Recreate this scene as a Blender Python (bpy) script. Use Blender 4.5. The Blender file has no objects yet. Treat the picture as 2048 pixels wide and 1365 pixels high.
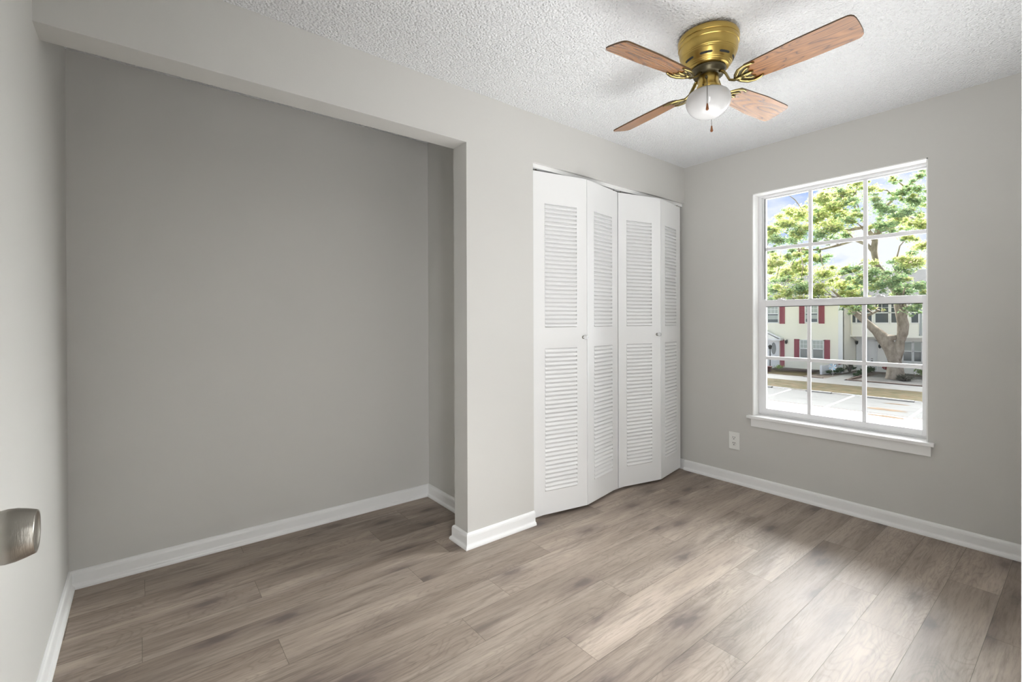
import bpy, bmesh, math, random
from mathutils import Vector, Matrix
random.seed(7)
S = bpy.context.scene
COL = S.collection
PI = math.pi

# ------------------------------------------------------------------ camera
F_PX, YAW, CY, CAM_H = 931.75, math.radians(51.5538), 644.97, 1.1707
ROLL, PITCH = math.radians(-0.1825), math.radians(-0.2027)
fw0 = Vector((math.cos(YAW), math.sin(YAW), 0)); rt0 = Vector((math.sin(YAW), -math.cos(YAW), 0)); up0 = Vector((0, 0, 1))
fwd = fw0*math.cos(PITCH) + up0*math.sin(PITCH)
dn = -up0*math.cos(PITCH) + fw0*math.sin(PITCH)
rgt = rt0*math.cos(ROLL) - dn*math.sin(ROLL)
dwn = rt0*math.sin(ROLL) + dn*math.cos(ROLL)
cd = bpy.data.cameras.new('camera'); cam = bpy.data.objects.new('camera', cd); COL.objects.link(cam)
M = Matrix((( rgt.x, -dwn.x, -fwd.x, 0), (rgt.y, -dwn.y, -fwd.y, 0), (rgt.z, -dwn.z, -fwd.z, CAM_H), (0, 0, 0, 1)))
cam.matrix_world = M
cd.sensor_fit = 'HORIZONTAL'; cd.sensor_width = 36.0
cd.lens = F_PX/2048*36.0
cd.shift_x = 0.0; cd.shift_y = -(682.5-CY)/2048
cd.clip_start = 0.02; cd.clip_end = 500
S.camera = cam

# ------------------------------------------------------------------ world, sun, lights, exposure
S.view_settings.view_transform = 'Standard'; S.view_settings.look = 'None'
S.view_settings.gamma = 1.0; S.view_settings.use_curve_mapping = False
S.view_settings.exposure = 0.27
SKY, SUN_E, SUN_ANG = 0.95, 56.0, 96
SUN_EL, SUN_AZ = math.radians(26), math.radians(24)
DOOR_FILL_E, BOUNCE_E = 24, 205

w = bpy.data.worlds.new('sky'); S.world = w; w.use_nodes = True
nt = w.node_tree; nt.nodes.clear()
def N(t, ty, **kw):
    n = t.nodes.new(ty)
    for k, v in kw.items(): setattr(n, k, v)
    return n
tc = N(nt, 'ShaderNodeTexCoord'); mp = N(nt, 'ShaderNodeMapping'); mp.inputs['Scale'].default_value = (1, 1, 2.6)
no = N(nt, 'ShaderNodeTexNoise'); no.inputs['Scale'].default_value = 7; no.inputs['Detail'].default_value = 7
cr = N(nt, 'ShaderNodeValToRGB'); cr.color_ramp.elements[0].position = .38; cr.color_ramp.elements[1].position = .54
cr.color_ramp.elements[0].color = (.42, .56, .93, 1); cr.color_ramp.elements[1].color = (.93, .95, 1, 1)
bg = N(nt, 'ShaderNodeBackground'); bg.inputs['Strength'].default_value = SKY
wo = N(nt, 'ShaderNodeOutputWorld')
nt.links.new(tc.outputs['Generated'], mp.inputs[0]); nt.links.new(mp.outputs[0], no.inputs['Vector'])
nt.links.new(no.outputs['Fac'], cr.inputs[0]); nt.links.new(cr.outputs[0], bg.inputs[0]); nt.links.new(bg.outputs[0], wo.inputs[0])

def light(name, typ, energy, loc, aim=None, **kw):
    l = bpy.data.lights.new(name, typ); l.energy = energy
    for k, v in kw.items(): setattr(l, k, v)
    o = bpy.data.objects.new(name, l); COL.objects.link(o); o.location = loc
    if aim is not None:
        o.rotation_euler = (Vector(aim)-Vector(loc)).to_track_quat('-Z', 'Y').to_euler()
    return o
# hazy sun beyond the houses, shining in through the window
light('sun', 'SUN', SUN_E, (30, 12, 25), (30-math.cos(SUN_EL)*math.cos(SUN_AZ), 12-math.cos(SUN_EL)*math.sin(SUN_AZ), 25-math.sin(SUN_EL)), angle=math.radians(SUN_ANG), color=(.985, .99, 1))
# added fill lights without fixtures: one in the doorway, one aimed at the ceiling
light('doorway_fill', 'AREA', DOOR_FILL_E, (.44, -.06, .85), (3.33, 1.5, .60), shape='RECTANGLE', size=.24, size_y=1.4, color=(.98, .99, 1))
light('ceiling_fill', 'SPOT', BOUNCE_E, (2.1, .75, .35), (1.9, .85, 2.36), spot_size=math.radians(130), spot_blend=1.0, shadow_soft_size=1.2, color=(.98, .99, 1))

# ------------------------------------------------------------------ material helpers
def mat(name, col, rough=.5, metal=0.0, **kw):
    m = bpy.data.materials.new(name); m.use_nodes = True
    b = m.node_tree.nodes['Principled BSDF']
    b.inputs['Base Color'].default_value = (*col, 1); b.inputs['Roughness'].default_value = rough; b.inputs['Metallic'].default_value = metal
    for k, v in kw.items(): b.inputs[k].default_value = v
    return m
def bsdf(m): return m.node_tree.nodes['Principled BSDF']
def noise_col(m, c1, c2, scale=(1, 1, 1), ns=5, detail=4, p=(.35, .65), coord='Object', rough=.5):
    t = m.node_tree
    a = N(t, 'ShaderNodeTexCoord'); b = N(t, 'ShaderNodeMapping'); b.inputs['Scale'].default_value = scale
    c = N(t, 'ShaderNodeTexNoise'); c.inputs['Scale'].default_value = ns; c.inputs['Detail'].default_value = detail; c.inputs['Roughness'].default_value = rough
    r = N(t, 'ShaderNodeValToRGB'); r.color_ramp.elements[0].position = p[0]; r.color_ramp.elements[1].position = p[1]
    r.color_ramp.elements[0].color = (*c1, 1); r.color_ramp.elements[1].color = (*c2, 1)
    t.links.new(a.outputs[coord], b.inputs[0]); t.links.new(b.outputs[0], c.inputs['Vector']); t.links.new(c.outputs['Fac'], r.inputs[0])
    t.links.new(r.outputs[0], bsdf(m).inputs['Base Color'])
    return c
def bump(m, ns, strength, dist, detail=3, scale=(1, 1, 1), coord='Object'):
    t = m.node_tree
    a = N(t, 'ShaderNodeTexCoord'); b = N(t, 'ShaderNodeMapping'); b.inputs['Scale'].default_value = scale
    c = N(t, 'ShaderNodeTexNoise'); c.inputs['Scale'].default_value = ns; c.inputs['Detail'].default_value = detail
    d = N(t, 'ShaderNodeBump'); d.inputs['Strength'].default_value = strength; d.inputs['Distance'].default_value = dist
    t.links.new(a.outputs[coord], b.inputs[0]); t.links.new(b.outputs[0], c.inputs['Vector'])
    t.links.new(c.outputs['Fac'], d.inputs['Height']); t.links.new(d.outputs[0], bsdf(m).inputs['Normal'])

WALL = mat('greige_wall_paint', (.590, .580, .552), .55); bump(WALL, 260, .10, .002)
TRIMW = mat('white_trim_paint', (.84, .84, .83), .32)
DOORW = mat('white_door_enamel', (.83, .83, .825), .30)
REVEAL = mat('white_window_reveal', (.88, .875, .86), .5)
FRAMEW = mat('white_window_metal', (.84, .84, .85), .4)
DARK = mat('dark_gap', (.02, .02, .018), .7)
# popcorn ceiling
CEIL = mat('popcorn_ceiling', (.86, .865, .865), .9)
t = CEIL.node_tree
a = N(t, 'ShaderNodeTexCoord')
v1 = N(t, 'ShaderNodeTexVoronoi'); v1.inputs['Scale'].default_value = 105; v1.feature = 'SMOOTH_F1'; v1.inputs['Smoothness'].default_value = .6
n1 = N(t, 'ShaderNodeTexNoise'); n1.inputs['Scale'].default_value = 130; n1.inputs['Detail'].default_value = 4; n1.inputs['Roughness'].default_value = .65
mm = N(t, 'ShaderNodeMath', operation='SUBTRACT'); bm_ = N(t, 'ShaderNodeBump'); bm_.inputs['Strength'].default_value = 1.0; bm_.inputs['Distance'].default_value = .013
t.links.new(a.outputs['Object'], v1.inputs['Vector']); t.links.new(a.outputs['Object'], n1.inputs['Vector'])
t.links.new(n1.outputs['Fac'], mm.inputs[0]); t.links.new(v1.outputs['Distance'], mm.inputs[1]); t.links.new(mm.outputs[0], bm_.inputs['Height'])
t.links.new(bm_.outputs[0], bsdf(CEIL).inputs['Normal'])

# laminate oak floor (UV in metres along / across each plank, 'pl' attribute random per plank)
FLOOR = mat('oak_laminate_floor', (.3, .25, .2), .38)
t = FLOOR.node_tree; B = bsdf(FLOOR)
uv = N(t, 'ShaderNodeUVMap'); uv.uv_map = 'plank'
at = N(t, 'ShaderNodeAttribute'); at.attribute_name = 'pl'
def vm(t, op, a, b=None):
    n = N(t, 'ShaderNodeVectorMath', operation=op)
    for i, x in enumerate((a, b)):
        if x is None: continue
        if isinstance(x, tuple): n.inputs[i].default_value = x
        else: t.links.new(x, n.inputs[i])
    return n.outputs[0]
def fm(t, op, a, b=None, c=None, clamp=False):
    n = N(t, 'ShaderNodeMath', operation=op); n.use_clamp = clamp
    for i, x in enumerate((a, b, c)):
        if x is None: continue
        if isinstance(x, (int, float)): n.inputs[i].default_value = x
        else: t.links.new(x, n.inputs[i])
    return n.outputs[0]
def ns(t, vec, scale, detail=4, rough=.5, dist=0.0):
    n = N(t, 'ShaderNodeTexNoise'); n.inputs['Scale'].default_value = scale; n.inputs['Detail'].default_value = detail
    n.inputs['Roughness'].default_value = rough; n.inputs['Distortion'].default_value = dist
    t.links.new(vec, n.inputs['Vector']); return n.outputs['Fac']
def ramp(t, fac, stops):
    r = N(t, 'ShaderNodeValToRGB'); e = r.color_ramp.elements
    while len(e) < len(stops): e.new(.5)
    for k, (p, c) in enumerate(stops): e[k].position = p; e[k].color = (*c, 1) if isinstance(c, tuple) else (c, c, c, 1)
    t.links.new(fac, r.inputs[0]); return r.outputs[0]
def mix(t, mode, fac, a, b):
    n = N(t, 'ShaderNodeMix', data_type='RGBA', blend_type=mode)
    for s, x in ((n.inputs[0], fac), (n.inputs[6], a), (n.inputs[7], b)):
        if isinstance(x, (int, float)): s.default_value = x
        elif isinstance(x, tuple): s.default_value = (*x, 1)
        else: t.links.new(x, s)
    return n.outputs[2]
off = vm(t, 'MULTIPLY', at.outputs['Vector'], (37., 19., 11.))
P = vm(t, 'ADD', uv.outputs[0], off)
big = ns(t, vm(t, 'MULTIPLY', P, (1.1, 7., 1.)), 1.0, 3, .5, .2)       # broad tone drift
grain = ns(t, vm(t, 'MULTIPLY', P, (7., 95., 1.)), 1.0, 6, .7, .25)      # fine straight grain
# cathedral figure: rings of a slow noise
fig0 = ns(t, vm(t, 'MULTIPLY', P, (1.9, 8.5, 1.)), 1.0, 2, .45, .3)
fig = fm(t, 'FRACT', fm(t, 'MULTIPLY', fig0, 26.))
fig = fm(t, 'ABSOLUTE', fm(t, 'SUBTRACT', fig, .5))
figm = ramp(t, ns(t, vm(t, 'MULTIPLY', P, (1.3, 4.0, 3.)), 1.1, 1), [(.42, 0.), (.54, 1.)])
blot = ramp(t, ns(t, vm(t, 'MULTIPLY', P, (2.0, 15., 5.)), 1.0, 5, .6, .15), [(.53, 0.), (.72, 1.)])
kv = N(t, 'ShaderNodeTexVoronoi'); kv.voronoi_dimensions = '2D'; kv.inputs['Scale'].default_value = 1.0; t.links.new(vm(t, 'MULTIPLY', P, (1.7, 4.3, 1.)), kv.inputs['Vector'])
kn = ramp(t, fm(t, 'ADD', kv.outputs['Distance'], fm(t, 'MULTIPLY', ns(t, vm(t, 'MULTIPLY', P, (18., 60., 2.)), 1.0, 3), .16)), [(.12, 1.), (.20, .42), (.36, 0.)])
base = ramp(t, big, [(.25, (.240, .190, .155)), (.5, (.340, .277, .229)), (.75, (.450, .376, .315))])
base = mix(t, 'MULTIPLY', 1.0, base, ramp(t, grain, [(.25, .58), (.5, .98), (.8, 1.18)]))
base = mix(t, 'MULTIPLY', fm(t, 'MULTIPLY', figm, .7), base, ramp(t, fig, [(.0, .80), (.22, 1.04), (.5, 1.05)]))
base = mix(t, 'MIX', fm(t, 'MULTIPLY', blot, .75), base, (.150, .118, .100))
base = mix(t, 'MIX', fm(t, 'MULTIPLY', kn, .85), base, (.135, .105, .095))
sep = N(t, 'ShaderNodeSeparateXYZ'); t.links.new(at.outputs['Vector'], sep.inputs[0])
tone = fm(t, 'ADD', fm(t, 'MULTIPLY', sep.outputs['X'], .24), .90)
tn = N(t, 'ShaderNodeCombineColor'); [t.links.new(tone, tn.inputs[i]) for i in range(3)]
base = mix(t, 'MULTIPLY', 1.0, base, tn.outputs[0])
t.links.new(base, B.inputs['Base Color'])
bp = N(t, 'ShaderNodeBump'); bp.inputs['Strength'].default_value = .12; bp.inputs['Distance'].default_value = .001
t.links.new(grain, bp.inputs['Height']); t.links.new(bp.outputs[0], B.inputs['Normal'])
rr = fm(t, 'ADD', fm(t, 'MULTIPLY', grain, .14), .44); t.links.new(rr, B.inputs['Roughness']); B.inputs['IOR'].default_value = 1.42
SEAM = mat('plank_seam', (.10, .085, .07), .6)

BRASS = mat('antique_brass', (.50, .355, .105), .30, 1.0)
IRON = mat('dark_polished_brass', (.30, .235, .095), .16, 1.0)
BRASSD = mat('dark_bronze', (.10, .085, .05), .35, .7)
NICKEL = mat('brushed_nickel', (.38, .36, .32), .36, 1.0); bump(NICKEL, 25, .12, .001, 2, (60, 3, 3))
MILK = mat('milk_glass', (.54, .535, .53), .10, 0, **{'Subsurface Weight': .0})
CHAIN = mat('chain_metal', (.12, .11, .09), .4, .6)
PENDW = mat('pendant_wood', (.22, .075, .02), .35)
CLEARK = mat('clear_crystal', (.78, .79, .80), .08, .35)
PLATE = mat('white_plastic', (.80, .80, .77), .3)
# oak fan blades
OAK = mat('oak_blade_veneer', (.5, .25, .08), .26, 0, **{'Coat Weight': .35, 'Coat Roughness': .15})
t = OAK.node_tree
a = N(t, 'ShaderNodeTexCoord'); oi = N(t, 'ShaderNodeObjectInfo')
P = vm(t, 'ADD', a.outputs['Object'], vm(t, 'MULTIPLY', oi.outputs['Location'], (0., 0., 0.)))
cmb = N(t, 'ShaderNodeCombineXYZ'); t.links.new(fm(t, 'MULTIPLY', oi.outputs['Random'], 9.), cmb.inputs[2]); t.links.new(fm(t, 'MULTIPLY', oi.outputs['Random'], 5.), cmb.inputs[0])
P = vm(t, 'ADD', P, cmb.outputs[0])
g0 = ns(t, vm(t, 'MULTIPLY', P, (1.6, 15., 3.)), 1., 2, .4, .3)
g1 = fm(t, 'ABSOLUTE', fm(t, 'SUBTRACT', fm(t, 'FRACT', fm(t, 'MULTIPLY', g0, 16.)), .5))
c = ramp(t, g1, [(.0, (.080, .028, .006)), (.10, (.22, .084, .018)), (.5, (.30, .124, .029))])
g2 = ns(t, vm(t, 'MULTIPLY', P, (10., 220., 3.)), 1., 4, .7)
c = mix(t, 'MULTIPLY', 1.0, c, ramp(t, g2, [(.3, .72), (.6, 1.08)]))
t.links.new(c, bsdf(OAK).inputs['Base Color'])
BLADEEDGE = mat('blade_edge', (.10, .055, .02), .5)

# thin window glass: clear with a faint Fresnel sheen
GLASS = bpy.data.materials.new('window_glass'); GLASS.use_nodes = True
t = GLASS.node_tree; t.nodes.clear()
tr = N(t, 'ShaderNodeBsdfTransparent'); tr.inputs[0].default_value = (.97, .98, .975, 1)
gl = N(t, 'ShaderNodeBsdfGlossy'); gl.inputs['Roughness'].default_value = .02
fr = N(t, 'ShaderNodeFresnel'); fr.inputs[0].default_value = 1.45
mx = N(t, 'ShaderNodeMixShader'); om = N(t, 'ShaderNodeOutputMaterial')
t.links.new(fr.outputs[0], mx.inputs[0]); t.links.new(tr.outputs[0], mx.inputs[1]); t.links.new(gl.outputs[0], mx.inputs[2]); t.links.new(mx.outputs[0], om.inputs[0])

# ------------------------------------------------------------------ mesh helpers
def box(bm, a, b, mi=0):
    x0, x1 = sorted((a[0], b[0])); y0, y1 = sorted((a[1], b[1])); z0, z1 = sorted((a[2], b[2]))
    v = [bm.verts.new(p) for p in ((x0,y0,z0),(x1,y0,z0),(x1,y1,z0),(x0,y1,z0),(x0,y0,z1),(x1,y0,z1),(x1,y1,z1),(x0,y1,z1))]
    for f in ((0,3,2,1),(4,5,6,7),(0,1,5,4),(1,2,6,5),(2,3,7,6),(3,0,4,7)):
        bm.faces.new([v[i] for i in f]).material_index = mi
    return v
def prism(bm, pts, depth_vec, mi=0):
    d = Vector(depth_vec); a = [bm.verts.new(p) for p in pts]; b = [bm.verts.new(Vector(p)+d) for p in pts]
    n = len(pts)
    fs = [bm.faces.new(a[::-1]), bm.faces.new(b)] + [bm.faces.new((a[i], a[(i+1) % n], b[(i+1) % n], b[i])) for i in range(n)]
    for f in fs: f.material_index = mi
def lathe(bm, prof, c=(0, 0, 0), seg=48, axis='z', mi=0, ang=None):
    rings = []
    for r, h in prof:
        ring = []
        if r < 1e-6:
            p = (0, 0, h) if axis == 'z' else (h, 0, 0)
            ring = [bm.verts.new(Vector(p)+Vector(c))]
        else:
            for i in range(seg):
                a = 2*PI*i/seg
                p = (r*math.cos(a), r*math.sin(a), h) if axis == 'z' else (h, r*math.cos(a), r*math.sin(a))
                ring.append(bm.verts.new(Vector(p)+Vector(c)))
        rings.append(ring)
    for A, Bq in zip(rings, rings[1:]):
        for i in range(seg):
            j = (i+1) % seg
            vs = [A[i % len(A)], A[j % len(A)], Bq[j % len(Bq)], Bq[i % len(Bq)]]
            u = []
            for x in vs:
                if x not in u: u.append(x)
            if len(u) >= 3:
                f = bm.faces.new(u); f.material_index = mi; f.smooth = True
    for R in (rings[0], rings[-1]):
        if len(R) > 2:
            try: bm.faces.new(R).material_index = mi
            except ValueError: pass
def tube(bm, pts, rad, seg=8, mi=0, flat=1.0):
    pts = [Vector(p) for p in pts]; rings = []
    rr = rad if isinstance(rad, (list, tuple)) else [rad]*len(pts)
    up = Vector((0, 0, 1)); prev = None
    for i, p in enumerate(pts):
        d = (pts[min(i+1, len(pts)-1)]-pts[max(i-1, 0)]).normalized()
        s = d.cross(up)
        if s.length < .05: s = d.cross(Vector((1, 0, 0)))
        s.normalize()
        if prev and s.dot(prev) < 0: s = -s
        prev = s; q = s.cross(d).normalized()
        rings.append([bm.verts.new(p+s*rr[i]*math.cos(2*PI*k/seg)+q*rr[i]*flat*math.sin(2*PI*k/seg)) for k in range(seg)])
    for A, Bq in zip(rings, rings[1:]):
        for k in range(seg):
            f = bm.faces.new((A[k], A[(k+1) % seg], Bq[(k+1) % seg], Bq[k])); f.smooth = True; f.material_index = mi
    bm.faces.new(rings[0][::-1]).material_index = mi; bm.faces.new(rings[-1]).material_index = mi
def obj(name, bm, mats, parent=None, loc=(0, 0, 0), rot=None, bev=0, smooth_angle=None, segs=2):
    bmesh.ops.recalc_face_normals(bm, faces=bm.faces)
    me = bpy.data.meshes.new(name); bm.to_mesh(me); bm.free()
    for m in (mats if isinstance(mats, (list, tuple)) else [mats]): me.materials.append(m)
    o = bpy.data.objects.new(name, me); COL.objects.link(o); o.location = loc
    if rot: o.rotation_euler = rot
    if parent: o.parent = parent
    if bev:
        md = o.modifiers.new('bevel', 'BEVEL'); md.width = bev; md.segments = segs; md.limit_method = 'ANGLE'; md.angle_limit = math.radians(40)
    return o
def tag(o, label=None, cat=None, group=None, kind=None):
    for k, v in (('label', label), ('category', cat), ('group', group), ('kind', kind)):
        if v: o[k] = v
    return o
def empty(name, loc, label, cat, group=None, kind=None, rz=0):
    o = bpy.data.objects.new(name, None); COL.objects.link(o); o.location = loc; o.rotation_euler = (0, 0, rz); o.empty_display_size = .1
    return tag(o, label, cat, group, kind)
def copy_tree(o, parent=None):
    c = o.copy(); COL.objects.link(c); c.parent = parent
    for ch in list(o.children): copy_tree(ch, c)
    return c
def boxes(name, lst, mats, parent=None, **kw):
    bm = bmesh.new()
    for b in lst: box(bm, *b)
    return obj(name, bm, mats, parent, **kw)
def sweep(name, path, prof, mats, side=1, parent=None):
    """profile (offset, z) carried along a floor-level polyline with mitred corners; the offset goes to the left of travel * side"""
    bm = bmesh.new(); P = [Vector((x, y)) for x, y in path]; rings = []
    for i, p in enumerate(P):
        nn = []
        if i > 0: d = (p-P[i-1]).normalized(); nn.append(Vector((-d.y, d.x))*side)
        if i < len(P)-1: d = (P[i+1]-p).normalized(); nn.append(Vector((-d.y, d.x))*side)
        if len(nn) == 2:
            m = (nn[0]+nn[1]).normalized(); m = m/max(.2, m.dot(nn[0]))
        else: m = nn[0]
        rings.append([bm.verts.new((p.x+m.x*o_, p.y+m.y*o_, z)) for o_, z in prof])
    n = len(prof)
    for A, Bq in zip(rings, rings[1:]):
        for k in range(n): bm.faces.new((A[k], A[(k+1) % n], Bq[(k+1) % n], Bq[k]))
    bm.faces.new(rings[0]); bm.faces.new(rings[-1][::-1])
    return obj(name, bm, mats, parent)

# ------------------------------------------------------------------ room measures
H = 2.36; XL = -.2578; XW = 3.3273; YC = 2.0185; YT = 2.1431; YA = 2.7994
XP, XJ, XR = 1.3069, 1.7597, 1.5046; HB, HH = 2.0889, 2.0827; YN = .030
WY0, WY1, WZ0, WZ1 = .5805, 1.4931, .5007, 2.0387

# floor: planks with the photographed butt joints
ROW0, RW, PL = .42-.1621*14, .1621, 1.2195
joint = {14: 2.190, 15: 2.434, 16: 1.607, 17: 2.192, 18: 1.220, 19: 1.612, 20: .978, 21: 1.222, 22: .387, 23: .982, 24: -.005, 25: .392, 26: .988, 27: .004, 28: .396, 13: 2.836, 12: 2.438}
bm = bmesh.new(); uvl = bm.loops.layers.uv.new('plank'); cl = bm.loops.layers.float_vector.new('pl')
rnd = random.Random(11)
def quad(x0, x1, y0, y1, z, mi, u0=0, seed=None):
    vs = [bm.verts.new((x, y, z)) for x, y in ((x0, y0), (x1, y0), (x1, y1), (x0, y1))]
    f = bm.faces.new(vs); f.material_index = mi
    for l in f.loops:
        l[uvl].uv = (l.vert.co.x-u0, l.vert.co.y-y0)
        l[cl] = seed or (.5, .5, .5)
for k in range(4, 30):
    y0 = ROW0+RW*k; y1 = y0+RW
    if y1 < -1.5 or y0 > YA+.1: continue
    y0c, y1c = max(y0, -1.5), min(y1, YA+.1)
    j = joint.get(k, rnd.uniform(0, 1.2)); j -= PL*math.ceil((j+1.5)/PL)
    while j < XW+.1:
        x0, x1 = max(j, -1.4), min(j+PL, XW+.12); s = (rnd.random(), rnd.random(), rnd.random())
        if x1 > x0+.01:
            g = .0006
            quad(x0+g, x1-g, y0c+g, y1c-g, 0, 0, j, s)
        j += PL
box(bm, (-1.4, -1.5, -.012), (XW+.12, YA+.1, -.0012), 1)
for f in bm.faces:
    if f.material_index == 1:
        for l in f.loops: l[cl] = (.5, .5, .5)
me = bpy.data.meshes.new('floor'); bm.to_mesh(me); bm.free(); me.materials.append(FLOOR); me.materials.append(SEAM)
fl = bpy.data.objects.new('floor', me); COL.objects.link(fl); tag(fl, 'grey-brown oak laminate plank floor', 'floor', kind='structure')

def st(o, label, cat): return tag(o, label, cat, kind='structure')
st(boxes('ceiling', [((-1.4, -1.5, H), (XW+.15, YA+.12, H+.1))], CEIL), 'white popcorn-textured ceiling', 'ceiling')
st(boxes('wall_left', [((XL-.12, -1.5, 0), (XL, YA+.12, H))], WALL), 'pale greige left wall behind the door knob', 'wall')
st(boxes('wall_rear', [((XL, YA, 0), (XW+.15, YA+.12, H))], WALL), 'greige back wall of the open alcove', 'wall')
# closet front: pier, header and beam in one plane, cut by the two openings
bm = bmesh.new()
out = [(XP, 0), (XJ, 0), (XJ, HH), (XW, HH), (XW, H), (XL, H), (XL, HB), (XP, HB)]
prism(bm, [(x, YC, z) for x, z in out], (0, YT-YC, 0))
st(obj('wall_back', bm, WALL), 'pale greige wall with the alcove opening and the louvred closet opening', 'wall')
st(boxes('wall_alcove', [((XR, YT, 0), (XR+.10, YA, H))], WALL), 'short greige side wall at the right end of the alcove', 'wall')
# window wall with a hole
bm = bmesh.new(); X1 = XW+.15
box(bm, (XW, -.10, 0), (X1, YA, WZ0-.02)); box(bm, (XW, -.10, WZ1+.006), (X1, YA, H)); box(bm, (XW, -.10, WZ0-.02), (X1, WY0-.006, WZ1+.006)); box(bm, (XW, WY1+.006, WZ0-.02), (X1, YA, WZ1+.006))
st(obj('wall_window', bm, WALL), 'greige wall around the window', 'wall')
# near wall with the doorway the camera stands in
DX0, DX1 = -.165, .622
bm = bmesh.new()
box(bm, (DX1+.02, YN-.12, 0), (XW, YN, H)); box(bm, (XL, YN-.12, 2.06), (DX1+.02, YN, H)); box(bm, (XL, YN-.12, 0), (DX0-.02, YN, 2.06))
st(obj('wall_near', bm, WALL), 'greige wall with the entrance doorway', 'wall')
bm = bmesh.new()
box(bm, (DX1, YN-.12, 0), (DX1+.02, YN, 2.04)); box(bm, (DX0-.02, YN-.12, 0), (DX0, YN, 2.04)); box(bm, (DX0-.02, YN-.12, 2.04), (DX1+.02, YN, 2.06))
box(bm, (DX1, YN, 0), (DX1+.058, YN+.0135, 2.04)); box(bm, (DX0, YN, 2.04), (DX1+.058, YN+.0135, 2.098))
st(obj('trim_1', bm, TRIMW, bev=.002), 'white casing on the right side of the entrance doorway', 'door casing')
# hallway shell behind the camera
st(boxes('wall_hall', [((-1.4, -1.5, 0), (1.5, -1.4, H)), ((1.4, -1.4, 0), (1.5, YN-.12, H)), ((-1.4, -1.4, 0), (-1.3, YN-.12, H)), ((-1.3, YN-.2, 0), (XL-.12, YN-.12, H))], WALL), 'greige hallway walls outside the doorway', 'wall')

# baseboards
BB = [(0, 0), (.023, 0), (.023, .008), (.020, .015), (.014, .019), (.0125, .024), (.0125, .060), (.011, .069), (.007, .075), (.002, .0775), (0, .0775)]
st(sweep('baseboard_left', [(XL, YN+.02), (XL, YA)], BB, TRIMW, -1), 'white baseboard along the left wall', 'baseboard')
st(sweep('baseboard_rear', [(XL+.001, YA), (XR, YA), (XR, YT)], BB, TRIMW, -1), 'white baseboard around the back of the alcove', 'baseboard')
st(sweep('baseboard_back', [(XP+.17, YT), (XP, YT), (XP, YC), (XJ, YC)], BB, TRIMW, -1), 'white baseboard wrapped around the foot of the wall end', 'baseboard')
st(sweep('baseboard_window', [(XW, YN+.02), (XW, YC-.002)], BB, TRIMW, 1), 'white baseboard below the window', 'baseboard')
st(sweep('baseboard_closet', [(XW, YC), (XW, YT+.3)], [(0, 0), (.012, 0), (.012, .07), (.008, .0775), (0, .0775)], TRIMW, 1), 'short plain baseboard piece beside the closet door', 'baseboard')
st(sweep('baseboard_near', [(DX1+.058, YN), (XW, YN)], BB, TRIMW, 1), 'white baseboard along the near wall', 'baseboard')

# ------------------------------------------------------------------ window
XG = XW+.085
win = empty('window_1', (XW, (WY0+WY1)/2, WZ0), 'white single-hung window with divided panes looking out on the houses', 'window', kind='structure')
win_off = Vector(win.location)
def wpart(name, lst, m, parent=win, bev=0.0, **kw):
    bm = bmesh.new()
    for a_, b_ in lst: box(bm, Vector(a_)-win_off if parent is win else a_, Vector(b_)-win_off if parent is win else b_)
    return obj(name, bm, m, parent, bev=bev)
YA0, YA1 = WY0, WY1
# reveal lining
wpart('reveal', [((XW+.0005, WY1, WZ0-.0), (X1, WY1+.006, WZ1+.006)), ((XW+.0005, WY0-.006, WZ0), (X1, WY0, WZ1+.006)), ((XW+.0005, WY0-.006, WZ1), (X1, WY1+.006, WZ1+.006)), ((XG-.02, WY0-.006, WZ0-.02), (X1+.03, WY1+.006, WZ0-.004))], REVEAL)
# outer frame
GL0, GL1 = .599, 1.454
wpart('window_frame', [((XG-.004, WY1-.020, WZ0), (XG+.055, WY1, WZ1)), ((XG-.004, WY0, WZ0), (XG+.055, WY0+.010, WZ1)), ((XG-.004, WY0+.010, 2.026), (XG+.055, WY1-.020, WZ1)), ((XG-.004, WY0+.010, WZ0), (XG+.055, WY1-.020, WZ0+.022)), ((XG-.010, WY0, WZ0+.014), (XG-.0041, WY1, WZ0+.019))], FRAMEW, bev=.0015)
def sash(name, x, y0, y1, z0, z1, gy0, gy1, gz0, gz1, hz, label_g):
    s = wpart(name, [((x, y0, z0), (x+.022, gy0, z1)), ((x, gy1, z0), (x+.022, y1, z1)), ((x, gy0, gz1), (x+.022, gy1, z1)), ((x, gy0, z0), (x+.022, gy1, gz0)),
                     ], FRAMEW, bev=.0015)
    m = bmesh.new()
    for yc in (.881, 1.178): box(m, Vector((x+.004, yc-.0105, gz0))-win_off, Vector((x+.018, yc+.0105, gz1))-win_off)
    box(m, Vector((x+.0035, gy0, hz-.0115))-win_off, Vector((x+.0185, gy1, hz+.0115))-win_off)
    mo = obj('glazing_bars', m, FRAMEW, s, bev=.002)
    g = bmesh.new(); box(g, Vector((x+.0105, gy0-.002, gz0-.002))-win_off, Vector((x+.0110, gy1+.002, gz1+.002))-win_off)
    return s, obj('window_pane', g, GLASS, s)
sash('upper_sash', XG+.018, WY0+.006, WY1-.018, 1.285, 2.028, GL0, GL1, 1.308, 2.016, 1.665, 'u')
sash('lower_sash', XG-.006, WY0+.008, WY1-.016, WZ0+.020, 1.306, .612, 1.443, .553, 1.262, .905, 'l')
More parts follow.
